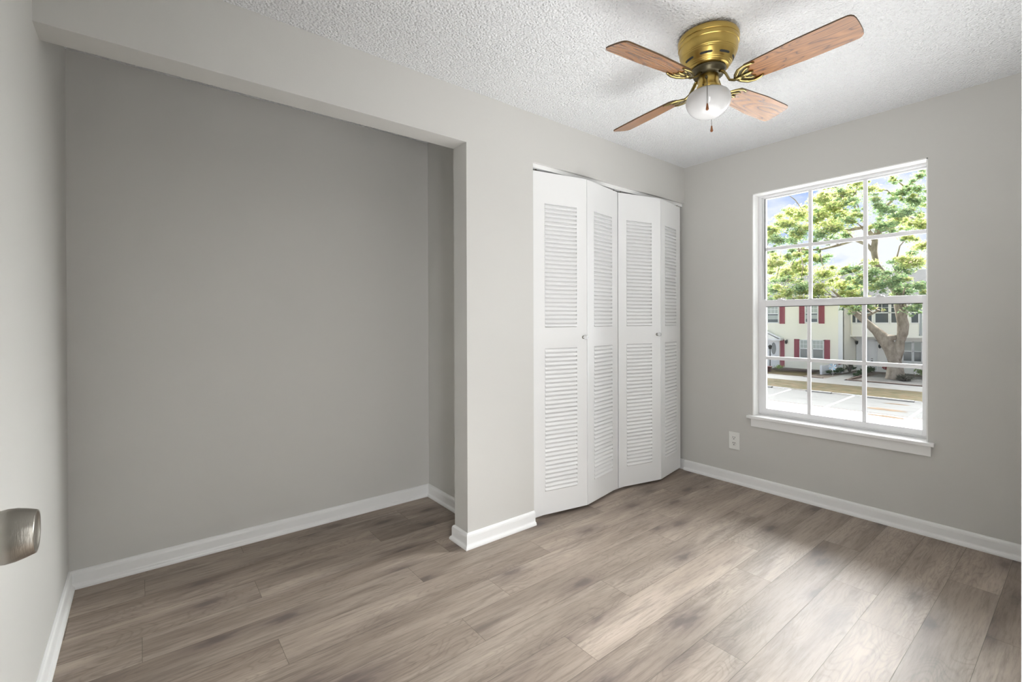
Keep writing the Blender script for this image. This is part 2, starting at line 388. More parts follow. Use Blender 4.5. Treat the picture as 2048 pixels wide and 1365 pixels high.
# dark weather strip seen at the left of the sashes and under the rail
wpart('weather_strip', [((XG+.012, 1.4545, 1.315), (XG+.017, 1.4585, 2.016)), ((XG-.0065, GL0+.01, 1.2585), (XG-.0055, 1.443, 1.2625))], DARK)
for yy in (1.345, .80):
    bm = bmesh.new(); box(bm, Vector((XG-.020, yy-.018, 1.306))-win_off, Vector((XG+.006, yy+.018, 1.311))-win_off); box(bm, Vector((XG-.024, yy-.006, 1.311))-win_off, Vector((XG-.004, yy+.014, 1.317))-win_off)
    obj('sash_latch', bm, FRAMEW, win, bev=.001)
wpart('window_sill', [((XW-.030, .545, .4855), (XG-.006, 1.530, .5055))], TRIMW, bev=.004)
wpart('window_apron', [((XW-.014, .560, .4305), (XW, 1.505, .4855))], TRIMW, bev=.0015)

# ------------------------------------------------------------------ closet doors
st(boxes('trim_2', [((XJ+.001, 2.036, 2.060), (XW-.001, 2.072, HH))], TRIMW), 'white overhead track strip above the louvred doors', 'door track')
st(boxes('trim_3', [((XJ+.001, 2.075, 0), (XW-.013, 2.135, .016))], TRIMW), 'white threshold strip under the louvred doors', 'threshold')
PZ0, PZ1, TH = .020, 2.048, .024
def louvre_panel(root, A, Bp, s0, s1, flip):
    """front face runs from A to Bp; s0,s1 = louvre span along the face"""
    A = Vector((*A, 0)); Bp = Vector((*Bp, 0)); d = (Bp-A); W = d.length; d.normalize(); n = Vector((d.y, -d.x, 0))  # n: out to the room
    def P_(s, o_, z): return A + d*s + n*o_ + Vector((0, 0, z)) - root.location
    bm = bmesh.new()
    def pb(sa, sb, oa, ob, za, zb):
        vs = [bm.verts.new(P_(*q)) for q in ((sa, oa, za), (sb, oa, za), (sb, ob, za), (sa, ob, za), (sa, oa, zb), (sb, oa, zb), (sb, ob, zb), (sa, ob, zb))]
        for f in ((0,3,2,1),(4,5,6,7),(0,1,5,4),(1,2,6,5),(2,3,7,6),(3,0,4,7)): bm.faces.new([vs[i] for i in f])
    T0, T1, B0, B1 = 1.131, 1.864, .157, 1.006
    pb(.001, s0, -TH, 0, PZ0, PZ1); pb(s1, W-.001, -TH, 0, PZ0, PZ1)
    pb(s0, s1, -TH, 0, PZ0, B0); pb(s0, s1, -TH, 0, B1, T0); pb(s0, s1, -TH, 0, T1, PZ1)
    pan = obj('door_panel', bm, DOORW, root)
    for z0, z1, cnt in ((B0, B1, 33), (T0, T1, 29)):
        bm = bmesh.new(); pitch = (z1-z0)/cnt
        for i in range(cnt):
            zb = z0+i*pitch; zt = zb+pitch
            prof = [(.0030, zb+.0022), (.0040, zb+.0034), (.0030, zb+.32*pitch), (-.0008, zb+.64*pitch), (-.0088, zb+.93*pitch), (-.0104, zt+.0022), (-.0125, zt+.0022), (-.0125, zb+.0022), (.0005, zb+.0022)]
            a_ = [bm.verts.new(P_(s0+.0005, o_, z)) for o_, z in prof]; b_ = [bm.verts.new(P_(s1-.0005, o_, z)) for o_, z in prof]
            m_ = len(prof)
            bm.faces.new(a_[::-1]); bm.faces.new(b_)
            for k in range(m_):
                f = bm.faces.new((a_[k], a_[(k+1) % m_], b_[(k+1) % m_], b_[k])); f.smooth = False
        obj('louvres', bm, DOORW, pan)
    return pan, d, n, A
def bifold(name, A, Bm, Cc, kn_s, kz, label, spans):
    root = empty(name, (A[0], A[1], 0), label, 'closet door', kind='structure')
    p1, d, n, A3 = louvre_panel(root, A, Bm, *spans[0], 0)
    p2, d2, n2, A4 = louvre_panel(root, (Bm[0]+.0035, Bm[1]), Cc, *spans[1], 0)
    # crystal pull knob on the first panel
    bm = bmesh.new(); lathe(bm, [(.0, 0), (.008, 0), (.008, .003), (.0045, .006), (.0045, .012), (.009, .015), (.0135, .020), (.0145, .026), (.0135, .032), (.010, .0345), (0, .0345)], seg=8, axis='x')
    k = obj('pull_knob', bm, CLEARK, root, loc=A3+d*kn_s+Vector((0, 0, kz))-root.location, rot=(0, 0, math.atan2(n.y, n.x)))
    bm = bmesh.new(); lathe(bm, [(.0085, .0003), (.010, .0003), (.010, .0025), (.006, .004)], seg=16, axis='x'); obj('backplate', bm, BRASSD, k)
    # pivot hardware in the gap above the panel ends
    bm = bmesh.new()
    for s, dd, AA in ((.03, d, A3), ((Vector((*Cc, 0))-A4).length-.03, d2, A4)):
        q = AA+dd*s-root.location-Vector((-dd.y*0, 0, 0)); nn = Vector((dd.y, -dd.x, 0))
        c0 = q-nn*.012+Vector((0, 0, PZ1)); tube(bm, [c0, c0+Vector((0, 0, .013))], .004, 10); box(bm, c0+Vector((-.015, -.008, 0)), c0+Vector((.015, .008, .003)))
    obj('pivot_hardware', bm, BRASSD, root)
    return root
bifold('door_1', (1.785, 2.052), (2.167, 1.980), (2.553, 2.050), .362, 1.066, 'left pair of white louvred bifold closet doors', ((.082, .313), (.080, .313)))
bifold('door_2', (2.558, 2.050), (2.930, 1.966), (3.288, 2.031), .347, 1.069, 'right pair of white louvred bifold closet doors beside the window wall', ((.072, .299), (.072, .283)))

# entry door folded back against the left wall, only its knob reaches into the picture
door = empty('door_3', (-.155, .03, 0), 'white entry door folded back along the left wall with a brushed nickel knob', 'door', kind='structure')
boxes('door_slab', [((-.035, .005, .012), (0, .765, 2.03))], DOORW, door, bev=.002)
KY, KZ = .698, .950
bm = bmesh.new(); lathe(bm, [(.0, 0), (.032, 0), (.032, .004), (.028, .008), (.013, .010), (.012, .022), (.0165, .026), (.0225, .031), (.0262, .0375), (.0272, .045), (.0266, .052), (.0245, .0595), (.0222, .0660), (.0216, .0672), (.0195, .0668), (.019, .0661), (.0, .0650)], seg=64, axis='x')
obj('door_knob', bm, NICKEL, door, loc=(0, KY-.03, KZ))
bm = bmesh.new()
for hz in (.25, 1.05, 1.8): tube(bm, [(.004, -.002, hz-.045), (.004, -.002, hz+.045)], .006, 12)
obj('hinges', bm, NICKEL, door)

# outlet
ou = empty('wall_outlet', (XW, 1.626, .3035), 'white duplex power outlet under the window', 'outlet')
bm = bmesh.new(); box(bm, (-.0055, -.0385, -.0615), (0, .0385, .0615)); obj('cover_plate', bm, PLATE, ou, bev=.0025)
for zc in (.0215, -.0190):
    bm = bmesh.new(); lathe(bm, [(.0165, 0), (.0165, -.0022), (.0155, -.003), (0, -.003)], (-.0055, 0, zc), 32, 'x'); r_ = obj('socket', bm, PLATE, ou)
    bm = bmesh.new(); box(bm, (-.0093, -.0082, zc+.000), (-.0080, -.0050, zc+.0095)); box(bm, (-.0093, .0045, zc+.000), (-.0080, .0077, zc+.0095)); lathe(bm, [(0, -.0093), (.0030, -.0093), (.0030, -.008)], (0, 0, zc-.0075), 16, 'x'); obj('slots', bm, DARK, r_)

# ------------------------------------------------------------------ ceiling fan
FX, FY = 1.858, 1.016
fan = empty('ceiling_fan', (FX, FY, H), 'brass flush-mount ceiling fan with four oak blades and a milk glass globe', 'ceiling fan')
def Z(z): return z-H
prof = [(0, Z(2.3595)), (.098, Z(2.3595)), (.100, Z(2.3500)), (.1165, Z(2.3480)), (.1195, Z(2.341)), (.1200, Z(2.331)), (.1185, Z(2.3265)), (.1165, Z(2.3250)), (.1185, Z(2.3215)), (.1190, Z(2.312)), (.1175, Z(2.3075)), (.1145, Z(2.3055)),
        (.1150, Z(2.298)), (.1135, Z(2.285)), (.1100, Z(2.2725)), (.1082, Z(2.2710)), (.1082, Z(2.2690)), (.1075, Z(2.2670)), (.1062, Z(2.2655)), (.1060, Z(2.2635)), (.1045, Z(2.2600)), (.0985, Z(2.2480)), (.0930, Z(2.2380)), (.0885, Z(2.2315)), (.0868, Z(2.2303)), (.0862, Z(2.2285)), (.0845, Z(2.2262)), (.0828, Z(2.2250)), (.0822, Z(2.2232)), (.0790, Z(2.2190)), (.0740, Z(2.2170)), (0, Z(2.2170))]
bm = bmesh.new(); lathe(bm, prof, seg=96)
hous = obj('motor_housing', bm, BRASS, fan); es = hous.modifiers.new('split', 'EDGE_SPLIT'); es.split_angle = math.radians(28)
# vent slots round the shoulder
cnt = 8
CA = math.atan2(-FY, -FX)
for k in range(cnt):
    bm = bmesh.new(); a0 = CA-.08+2*PI*k/cnt; n_ = 10; rows = []
    for i in range(n_+1):
        a = a0+(i/n_-.5)*.50; e = min(i, n_-i); hh = .0036*(1 if e > 0 else .45)
        row = []
        for sgn in (-1, 1):
            zz = 2.2430+sgn*hh; r_ = .0957+(zz-2.2430)*.53+.0006
            row.append(bm.verts.new((r_*math.cos(a), r_*math.sin(a), Z(zz))))
            row.append(bm.verts.new(((r_-.002)*math.cos(a), (r_-.002)*math.sin(a), Z(zz))))
        rows.append(row)
    for r0, r1 in zip(rows, rows[1:]):
        bm.faces.new((r0[0], r1[0], r1[2], r0[2])); bm.faces.new((r0[1], r0[3], r1[3], r1[1])); bm.faces.new((r0[0], r0[1], r1[1], r1[0])); bm.faces.new((r0[2], r1[2], r1[3], r0[3]))
    bm.faces.new((rows[0][0], rows[0][2], rows[0][3], rows[0][1])); bm.faces.new((rows[-1][0], rows[-1][1], rows[-1][3], rows[-1][2]))
    obj('vent_slot', bm, DARK, hous)
bm = bmesh.new(); lathe(bm, [(0, Z(2.2172)), (.068, Z(2.2172)), (.070, Z(2.213)), (.066, Z(2.204)), (.060, Z(2.196)), (.058, Z(2.190)), (.040, Z(2.188)), (0, Z(2.188))], seg=64)
obj('flywheel', bm, BRASSD, fan)
bm = bmesh.new(); lathe(bm, [(0, Z(2.1885)), (.040, Z(2.1885)), (.0412, Z(2.186)), (.0405, Z(2.160)), (.0408, Z(2.156)), (.0455, Z(2.146)), (.0475, Z(2.140)), (.0475, Z(2.132)), (.0450, Z(2.130)), (0, Z(2.130))], seg=64)
sw = obj('switch_housing', bm, BRASS, fan)
for k in range(3):
    bm = bmesh.new(); a = CA+.5+k*2*PI/3-.9
    c0 = Vector((.0478*math.cos(a), .0478*math.sin(a), Z(2.137))); tube(bm, [c0*1-Vector((.002*math.cos(a), .002*math.sin(a), 0)), c0+Vector((.003*math.cos(a), .003*math.sin(a), 0))], .003, 8)
    obj('set_screw', bm, BRASSD, sw)
bm = bmesh.new()
gp = [(0, Z(2.1315)), (.043, Z(2.1315)), (.050, Z(2.128)), (.066, Z(2.1235)), (.079, Z(2.1150)), (.0865, Z(2.103)), (.0895, Z(2.090)), (.0885, Z(2.076)), (.083, Z(2.060)), (.073, Z(2.0445)), (.059, Z(2.0315)), (.042, Z(2.0225)), (.022, Z(2.0175)), (0, Z(2.016))]
lathe(bm, gp, seg=64)
gb = obj('glass_globe', bm, MILK, fan); sb = gb.modifiers.new('sub', 'SUBSURF'); sb.levels = sb.render_levels = 1
# blades: (angle, z offset)
for ang, dz in ((172.7, .011), (81.1, .0), (-6.5, .003), (268.4, -.014)):
    zb = 2.151+dz
    piv = empty('blade_arm_pivot', (0, 0, 0), None, None)
    bpy.data.objects.remove(piv)
    # blade
    bm = bmesh.new(); L0, L1 = .150, .530
    outl = []
    def hw(x):
        return .0455+(.0595-.0455)*min(1, (x-L0)/(.20))
    top = [(x, hw(x)) for x in (L0+.020, L0+.05, L0+.1, L0+.15, L0+.2, L0+.28, L1-.040)]
    tip = [(L1-.018, .0585), (L1-.009, .0545), (L1-.003, .0470), (L1, .034), (L1+.001, .012), (L1+.001, -.012), (L1, -.034), (L1-.003, -.0470), (L1-.009, -.0545), (L1-.018, -.0585)]
    root = [(L0+.006, -.035), (L0, -.018), (L0, .018), (L0+.006, .035)]
    outl = top+tip+[(x, -y) for x, y in top[::-1]]+root
    lo = [bm.verts.new((x, y, -.003)) for x, y in outl]; hi = [bm.verts.new((x, y, .003)) for x, y in outl]
    bm.faces.new(lo[::-1]); bm.faces.new(hi); n_ = len(outl)
    for i in range(n_): bm.faces.new((lo[i], lo[(i+1) % n_], hi[(i+1) % n_], hi[i])).material_index = 1
    A_ = math.radians(ang)
    R_ = Matrix.Rotation(A_, 3, 'Z') @ Matrix.Rotation(-.248, 3, 'X')
    bl = obj('fan_blade', bm, [OAK, BLADEEDGE], fan, loc=(0, 0, Z(zb)), rot=R_.to_euler())
    # blade iron: curved arm and a three-lobed holder under the blade
    bm = bmesh.new()
    c_, s_ = math.cos(A_), math.sin(A_)
    def W_(x, y, z): return (x*c_-y*s_, x*s_+y*c_, Z(z))
    # arm from flywheel down and out
    arm = [W_(.050, 0, 2.193), W_(.062, 0, 2.186), W_(.076, 0, 2.170), W_(.092, 0, zb+.000), W_(.110, 0, zb-.008), W_(.128, 0, zb-.0085), W_(.146, 0, zb-.0075)]
    tube(bm, arm, [.011, .0105, .009, .0085, .009, .010, .009], 12, flat=.55)
    def Bl(x, y, z=0):
        v = R_ @ Vector((x, y, z)); return (v.x, v.y, v.z+Z(zb))
    for sg in (-1, 1):
        tube(bm, [Bl(.118, 0, -.0075), Bl(.130, sg*.022, -.0085), Bl(.148, sg*.040, -.0085), Bl(.172, sg*.0475, -.0078), Bl(.196, sg*.0440, -.0066), Bl(.208, sg*.0385, -.005)], [.008, .0085, .0085, .0075, .0055, .003], 10, flat=.5)
        tube(bm, [Bl(.140, 0, -.0075), Bl(.152, sg*.016, -.0075), Bl(.168, sg*.027, -.007), Bl(.184, sg*.028, -.006)], [.006, .006, .005, .003], 10, flat=.5)
    tube(bm, [Bl(.130, 0, -.0078), Bl(.155, 0, -.0080), Bl(.175, 0, -.0072), Bl(.186, 0, -.006)], [.009, .010, .0075, .004], 10, flat=.5)
    # thin plate behind the scrolls
    pl = [(.122, -.012), (.140, -.034), (.165, -.044), (.180, -.030), (.168, 0), (.180, .030), (.165, .044), (.140, .034), (.122, .012)]
    a0 = [bm.verts.new(Bl(x, y, -.0062)) for x, y in pl]; b0 = [bm.verts.new(Bl(x, y, -.0032)) for x, y in pl]
    f = bm.faces.new(a0); f.material_index = 1; bm.faces.new(b0[::-1])
    for i in range(len(pl)): bm.faces.new((a0[i], b0[i], b0[(i+1) % len(pl)], a0[(i+1) % len(pl)]))
    obj('blade_bracket', bm, [IRON, BRASSD], fan)
def pull(x, y, z0, z1, z2, top):
    bm = bmesh.new(); tube(bm, top+[(x, y, Z(z1))], .0011, 6)
    c = obj('pull_chain', bm, CHAIN, fan)
    bm = bmesh.new(); hgt = z1-z2
    lathe(bm, [(.0012, Z(z1)), (.0030, Z(z1-.1*hgt)), (.0036, Z(z1-.3*hgt)), (.0056, Z(z1-.72*hgt)), (.0060, Z(z1-.84*hgt)), (.0035, Z(z1-.97*hgt)), (0, Z(z2))], (x, y, 0), 12)
    obj('pendant', bm, PENDW, c)
ux, uy = math.cos(CA), math.sin(CA)
pull(ux*.0925-.002, uy*.0925+.003, 2.161, 2.0393, 2.0094, [(ux*.0405-.004, uy*.0405+.006, Z(2.168)), (ux*.052-.004, uy*.052+.006, Z(2.160)), (ux*.078-.002, uy*.078+.004, Z(2.142)), (ux*.0915-.002, uy*.0915+.003, Z(2.120))])
bm = bmesh.new(); lathe(bm, [(0, -.006), (.0055, -.004), (.006, .0), (.004, .006), (0, .007)], (ux*.043-.004, uy*.043+.006, Z(2.168)), 12); obj('chain_outlet', bm, BRASSD, sw)
pull(-ux*.095+.006, -uy*.095-.012, 2.16, 2.0185, 1.990, [(-ux*.0405, -uy*.0405, Z(2.168)), (-ux*.078, -uy*.078, Z(2.145)), (-ux*.095+.006, -uy*.095-.012, Z(2.115))])

# ================================================================== OUTSIDE
G = -2.6
def m_noise(name, c1, c2, ns_, rough=.9, detail=5, p=(.35, .65), scale=(1, 1, 1)):
    m = mat(name, c1, rough, **{'Specular IOR Level': .1}); noise_col(m, c1, c2, scale, ns_, detail, p, rough=.6); return m
ASPH = m_noise('worn_asphalt', (0.0714, 0.0706, 0.0678), (0.0947, 0.0926, 0.0890), 1.2, scale=(3, .6, 1))
CONC = m_noise('pale_concrete_lane', (.44, .435, .42), (.50, .495, .48), .9)  # colour lightened to throw more daylight through the window onto the ceiling
WALK = m_noise('concrete_walk', (0.1416, 0.1386, 0.1300), (0.1703, 0.1675, 0.1587), 1.5)
GRASS = m_noise('dry_grass', (0.0331, 0.0289, 0.0074), (0.0647, 0.0438, 0.0180), 2.6, p=(.40, .62), detail=8)
MULCH = m_noise('mulch_and_gravel', (0.0706, 0.0489, 0.0354), (0.1292, 0.1156, 0.1005), 2.3, detail=8)
GRAVEL = m_noise('pale_gravel', (0.0921, 0.0891, 0.0831), (0.1709, 0.1663, 0.1560), 9, detail=6)
LITTER = m_noise('brown_leaf_litter', (0.0693, 0.0440, 0.0231), (0.1062, 0.0739, 0.0462), 8)
PAINT = mat('white_road_paint', (0.2992, 0.2992, 0.2919), .8)
BRICK = mat('terracotta_edging', (0.0867, 0.0512, 0.0372), .85)
SIDL = mat('cream_vinyl_siding', (.87, .85, .745), .6)
SIDR = mat('white_vinyl_siding', (.87, .87, .835), .6)
HTRIM = mat('house_white_trim', (.82, .84, .85), .5)
SHUT = mat('burgundy_shutter', (.33, .075, .105), .6)
PANE = mat('house_window_pane', (.13, .15, .155), .12)
PANED = mat('dark_window_pane', (.055, .075, .085), .12)
BLIND = mat('window_blind', (.42, .46, .44), .5)
ROOF = m_noise('grey_shingle', (0.0550, 0.0550, 0.0539), (0.0770, 0.0759, 0.0743), 2)
BLACKM = mat('black_lantern_metal', (.03, .035, .035), .5)
BARK = m_noise('grey_brown_bark', (.185, .150, .115), (.37, .32, .26), 2.2, detail=7, scale=(1.5, 1.5, .8)); bump(BARK, 6, .6, .04, 5)
def leafmat(name, cols, tr):
    m = bpy.data.materials.new(name); m.use_nodes = True; t = m.node_tree; t.nodes.clear()
    at = N(t, 'ShaderNodeAttribute'); at.attribute_name = 'tint'
    col = ramp(t, at.outputs['Fac'], [(i/(len(cols)-1), c) for i, c in enumerate(cols)])
    d = N(t, 'ShaderNodeBsdfDiffuse'); l = N(t, 'ShaderNodeBsdfTranslucent'); x = N(t, 'ShaderNodeMixShader'); x.inputs[0].default_value = tr
    o = N(t, 'ShaderNodeOutputMaterial'); t.links.new(col, d.inputs[0]); t.links.new(col, l.inputs[0])
    t.links.new(d.outputs[0], x.inputs[1]); t.links.new(l.outputs[0], x.inputs[2]); t.links.new(x.outputs[0], o.inputs[0]); return m
LEAFY = leafmat('yellow_green_leaves', [(0.1750, 0.2548, 0.0980), (0.4025, 0.4914, 0.1680), (0.6300, 0.6370, 0.2520), (0.6300, 0.4914, 0.3640)], .45)  # leaf colours lightened and blue raised, putting haze into the colour
LEAFG = leafmat('green_leaves', [(0.1225, 0.1925, 0.1190), (0.2275, 0.3500, 0.1666), (0.3500, 0.4375, 0.2142), (0.4725, 0.4725, 0.2618)], .45)  # haze put into these greens as well, through raised blue
LEAFD = leafmat('dark_shrub_leaves', [(0.0277, 0.0630, 0.0328), (0.0504, 0.0945, 0.0454), (0.0819, 0.1260, 0.0630)], .2)
LEAFR = leafmat('red_leaves', [(0.2016, 0.0252, 0.0378), (0.3276, 0.0378, 0.0630), (0.1890, 0.0504, 0.0378)], .3)
LEAFO = leafmat('yellow_flower_leaves', [(0.3150, 0.1890, 0.0378), (0.2520, 0.2016, 0.0504), (0.0882, 0.0756, 0.0378)], .3)
LEAFS = leafmat('grey_grass_leaves', [(0.0945, 0.1008, 0.0756), (0.1386, 0.1386, 0.1134), (0.0630, 0.0693, 0.0504)], .2)
LEAFP = leafmat('pale_green_leaves', [(0.1260, 0.2016, 0.0630), (0.2016, 0.2772, 0.1008), (0.2520, 0.3276, 0.1386)], .3)

def flat(name, x0, x1, y0, y1, z, m, label, cat, th=.05, kind='structure'):
    return tag(boxes(name, [((x0, y0, z-th), (x1, y1, z))], m), label, cat, kind=kind)
YL, YR = 34, -12
flat('ground', 33.72, 90, YR, YL+20, G, MULCH, 'planted ground with brown mulch around the houses', 'ground', .4)
flat('street', 3.6, 22.98, YR, YL, G, CONC, 'pale street lane nearest the window', 'street', .4)
flat('gutter', 22.98, 23.10, YR, YL, G-.004, LITTER, 'thin brown leaf-filled joint between lane and parking bays', 'gutter', .3)
flat('parking_lot', 23.10, 27.75, YR, YL, G, ASPH, 'worn grey asphalt of the parking bays', 'parking lot', .4)
flat('sidewalk', 31.27, 33.72, YR, YL, G+.05, WALK, 'pale concrete sidewalk in front of the houses', 'sidewalk', .4)
# grass verge with an uneven surface
bm = bmesh.new(); rr_ = random.Random(3); nx, ny = 14, 120; gr = []
for i in range(nx+1):
    gr.append([bm.verts.new((27.75+(31.27-27.75)*i/nx + (rr_.uniform(-.12, .12) if i == 0 else 0), YR+(YL-YR)*j/ny, G+.03+(.05+rr_.uniform(-.03, .03))*math.sin(PI*min(1, max(0, i/nx)))+.02*(i == nx))) for j in range(ny+1)])
for i in range(nx):
    for j in range(ny): bm.faces.new((gr[i][j], gr[i+1][j], gr[i+1][j+1], gr[i][j+1]))
tag(obj('grass_verge', bm, GRASS), 'strip of dry yellow-green grass between parking bays and sidewalk', 'grass', kind='stuff')
# leaf litter drifts
for n_, (x, y, a_, b_, lab) in enumerate(((27.62, 9.2, .05, 1.6, 'drift of brown leaves along the grass edge behind the middle parking bay'), (24.3, 5.55, .30, .75, 'small heap of brown leaves on the asphalt near the right window edge'), (22.6, 5.1, .22, .7, 'tan leaves on the pale lane near the right window edge'), (26.2, 5.6, .12, .5, 'thin scatter of brown leaves in the right parking bay'))):
    bm = bmesh.new(); rg = random.Random(n_); vs = []
    k = 26; c0 = bm.verts.new((x, y, G+.03))
    for i in range(k):
        t_ = 2*PI*i/k; q = rg.uniform(.7, 1.15); vs.append(bm.verts.new((x+a_*q*math.cos(t_), y+b_*q*math.sin(t_), G+.004)))
    for i in range(k): bm.faces.new((c0, vs[i], vs[(i+1) % k]))
    tag(obj('leaf_litter', bm, LITTER), lab, 'fallen leaves', kind='stuff')
# stripes
for (xa, ya, xb, yb, lab) in ((27.5, 10.36, 23.1, 10.02, 'white parking bay line seen through the lower left panes'), (27.5, 7.52, 23.0, 7.32, 'white parking bay line seen through the lower middle panes'), (27.5, 4.66, 23.1, 4.50, 'short white parking bay line at the lower right of the window')):
    bm = bmesh.new(); prism(bm, [(xa, ya-.055, G+.001), (xa, ya+.055, G+.001), (xb, yb+.055, G+.001), (xb, yb-.055, G+.001)], (0, 0, .004))
    tag(obj('parking_stripe', bm, PAINT), lab, 'parking line', 'painted parking lines')
def wheel_stop(y0, y1, lab):
    bm = bmesh.new(); prism(bm, [(27.30, y0, G), (27.35, y0, G+.07), (27.52, y0, G+.07), (27.56, y0, G)], (0, y1-y0, 0))
    tag(obj('wheel_stop', bm, mat('wheel_stop_concrete', (.16, .155, .145), .9), bev=.01), lab, 'wheel stop', 'concrete wheel stops')
wheel_stop(5.2, 7.1, 'long concrete wheel stop at the end of the right parking bay')
wheel_stop(8.45, 9.6, 'concrete wheel stop half covered by leaves at the middle parking bay')
wheel_stop(11.3, 13.2, 'concrete wheel stop at the left parking bay')
# walkway, beds
bm = bmesh.new(); prism(bm, [(33.73, 9.75, G), (33.73, 10.75, G), (41.4, 10.80, G), (41.4, 10.38, G)], (0, 0, .045))
tag(obj('walkway', bm, WALK), 'concrete path leading from the sidewalk to the white front door', 'path', kind='structure')
bm = bmesh.new(); prism(bm, [(34.2, 6.3, G+.004), (34.2, 9.35, G+.004), (39.5, 9.35, G+.004), (39.5, 6.3, G+.004)], (0, 0, .02)); tag(obj('gravel_bed', bm, GRAVEL), 'pale gravel bed around the tree', 'gravel', kind='stuff')
tag(boxes('brick_edging', [((33.75, 5.0, G), (33.95, 9.6, G+.10))], BRICK), 'terracotta edging along the gravel bed beside the sidewalk', 'garden edging')
tag(boxes('brick_edging', [((33.96, 9.60, G), (38.5, 9.70, G+.09))], BRICK), 'terracotta edging between the path and the gravel bed', 'garden edging')
tag(boxes('brick_edging', [((33.78, 10.9, G), (33.95, 12.0, G+.08))], BRICK), 'terracotta edging at the corner of the path by the pinwheel', 'garden edging')
bm = bmesh.new(); prism(bm, [(34.6, 12.3, G), (34.6, 16.5, G), (37.5, 16.5, G), (37.5, 12.3, G)], (0, 0, .015)); tag(obj('lawn_patch', bm, GRASS), 'patch of dry grass in front of the cream house', 'grass', kind='stuff')
tag(boxes('patio_slab', [((37.3, 12.6, G), (38.5, 15.3, G+.12))], mat('faded_brick_patio', (.115, .085, .075), .9)), 'low faded brick slab along the foot of the cream house', 'patio')

# ---- houses
def clap(name, x, y0, y1, z0, z1, m, parent, pitch=.105, back=.2):
    bm = bmesh.new(); n_ = max(1, round((z1-z0)/pitch)); p_ = (z1-z0)/n_
    pts = [(x+back, y0, z0)]
    for i in range(n_): pts += [(x-.020, y0, z0+i*p_), (x, y0, z0+(i+1)*p_-.001)]
    pts += [(x+back, y0, z1)]
    prism(bm, pts, (0, y1-y0, 0)); o = obj(name, bm, m, parent); return o
def hwin(parent, x, y0, y1, z0, z1, pm, cols=2, blind=.5, split=.52, sill=True):
    f = .055
    bm = bmesh.new(); zc = z0+(z1-z0)*split
    box(bm, (x-.06, y0, z0), (x+.02, y0+f, z1)); box(bm, (x-.06, y1-f, z0), (x+.02, y1, z1)); box(bm, (x-.06, y0, z1-f), (x+.02, y1, z1)); box(bm, (x-.07, y0, z0), (x+.02, y1, z0+f)); box(bm, (x-.06, y0, zc-.03), (x+.02, y1, zc+.03))
    w_ = obj('window', bm, HTRIM, parent)
    bm = bmesh.new(); box(bm, (x-.03, y0+f, z0+f), (x-.02, y1-f, zc)); box(bm, (x-.03, y0+f, zc), (x-.02, y1-f, z1-f)); obj('pane', bm, pm, w_)
    if blind:
        bm = bmesh.new(); box(bm, (x-.036, y0+f, zc+.03), (x-.031, y1-f, z1-f)); 
        if blind > 1: box(bm, (x-.036, y0+f, z0+.28), (x-.031, y1-f, zc-.12))
        obj('blind', bm, BLIND, w_)
    if cols:
        bm = bmesh.new()
        for i in range(1, cols): yy = y0+(y1-y0)*i/cols; box(bm, (x-.05, yy-.012, zc), (x-.037, yy+.012, z1-f))
        zz = (zc+z1)/2; box(bm, (x-.05, y0+f, zz-.012), (x-.037, y1-f, zz+.012)); obj('glazing_bars', bm, HTRIM, w_)
def shutter(parent, x, y0, y1, z0, z1, m):
    bm = bmesh.new(); box(bm, (x-.055, y0, z0), (x-.01, y0+.05, z1)); box(bm, (x-.055, y1-.05, z0), (x-.01, y1, z1)); box(bm, (x-.055, y0, z0), (x-.01, y1, z0+.06)); box(bm, (x-.055, y0, z1-.06), (x-.01, y1, z1)); 
    n_ = int((z1-z0-.12)/.07)
    for i in range(n_):
        z = z0+.06+i*(z1-z0-.12)/n_; prism(bm, [(x-.05, y0+.05, z), (x-.045, y0+.05, z+.01), (x-.02, y0+.05, z+.07), (x-.025, y0+.05, z+.06)], (0, y1-y0-.1, 0))
    obj('shutter', bm, m, parent)
def lantern(parent, x, y, z):
    bm = bmesh.new(); box(bm, (x-.03, y-.05, z-.06), (x, y+.05, z+.12)); tube(bm, [(x-.02, y, z+.08), (x-.12, y, z+.13), (x-.16, y, z+.08)], .015, 8)
    lathe(bm, [(0, z+.10), (.03, z+.09), (.10, z+.03), (.085, z+.02), (.085, z-.13), (.05, z-.17), (.03, z-.20), (0, z-.21)], (x-.16, y, 0), 8)
    obj('wall_lantern', bm, BLACKM, parent)

XF = 38.5
h1 = empty('townhouse', (0, 0, 0), 'cream-sided two-storey townhouse with burgundy shutters, across the street on the left', 'house')
clap('siding_wall', XF, 11.16, 22.0, G, 2.66, SIDL, h1)
boxes('end_wall', [((XF+.05, 11.16, G), (46, 11.36, 2.66)), ((XF+.2, 11.3, G), (46, 22, 2.66))], SIDL, h1)
boxes('corner_trim', [((XF-.045, 11.165, G), (XF+.12, 11.43, 2.66))], HTRIM, h1)
bm = bmesh.new(); prism(bm, [(38.05, 11.165, 2.66), (38.05, 11.165, 2.78), (42.6, 11.165, 4.9), (47.2, 11.165, 2.78), (47.2, 11.165, 2.66)], (0, 11.2, 0)); obj('roof', bm, ROOF, h1)
hwin(h1, XF, 15.35, 16.2, .92, 2.30, PANE, 3, 2)
hwin(h1, XF, 12.68, 13.54, .95, 2.30, PANE, 3, 2)
for a_ in ((14.92, 15.29, .86, 2.32), (16.26, 16.62, .86, 2.32), (13.57, 13.93, .88, 2.32), (12.28, 12.64, .88, 2.32), (14.95, 15.26, -2.42, -.36), (13.93, 14.27, -1.66, -.28), (11.94, 12.29, -1.68, -.28)): shutter(h1, XF, *a_, SHUT)
hwin(h1, XF, 13.10, 13.90, -1.68, -.31, PANE, 3, 1)
hwin(h1, XF, 12.31, 13.06, -1.68, -.31, PANE, 3, 1)
lantern(h1, XF, 14.78, -.47)
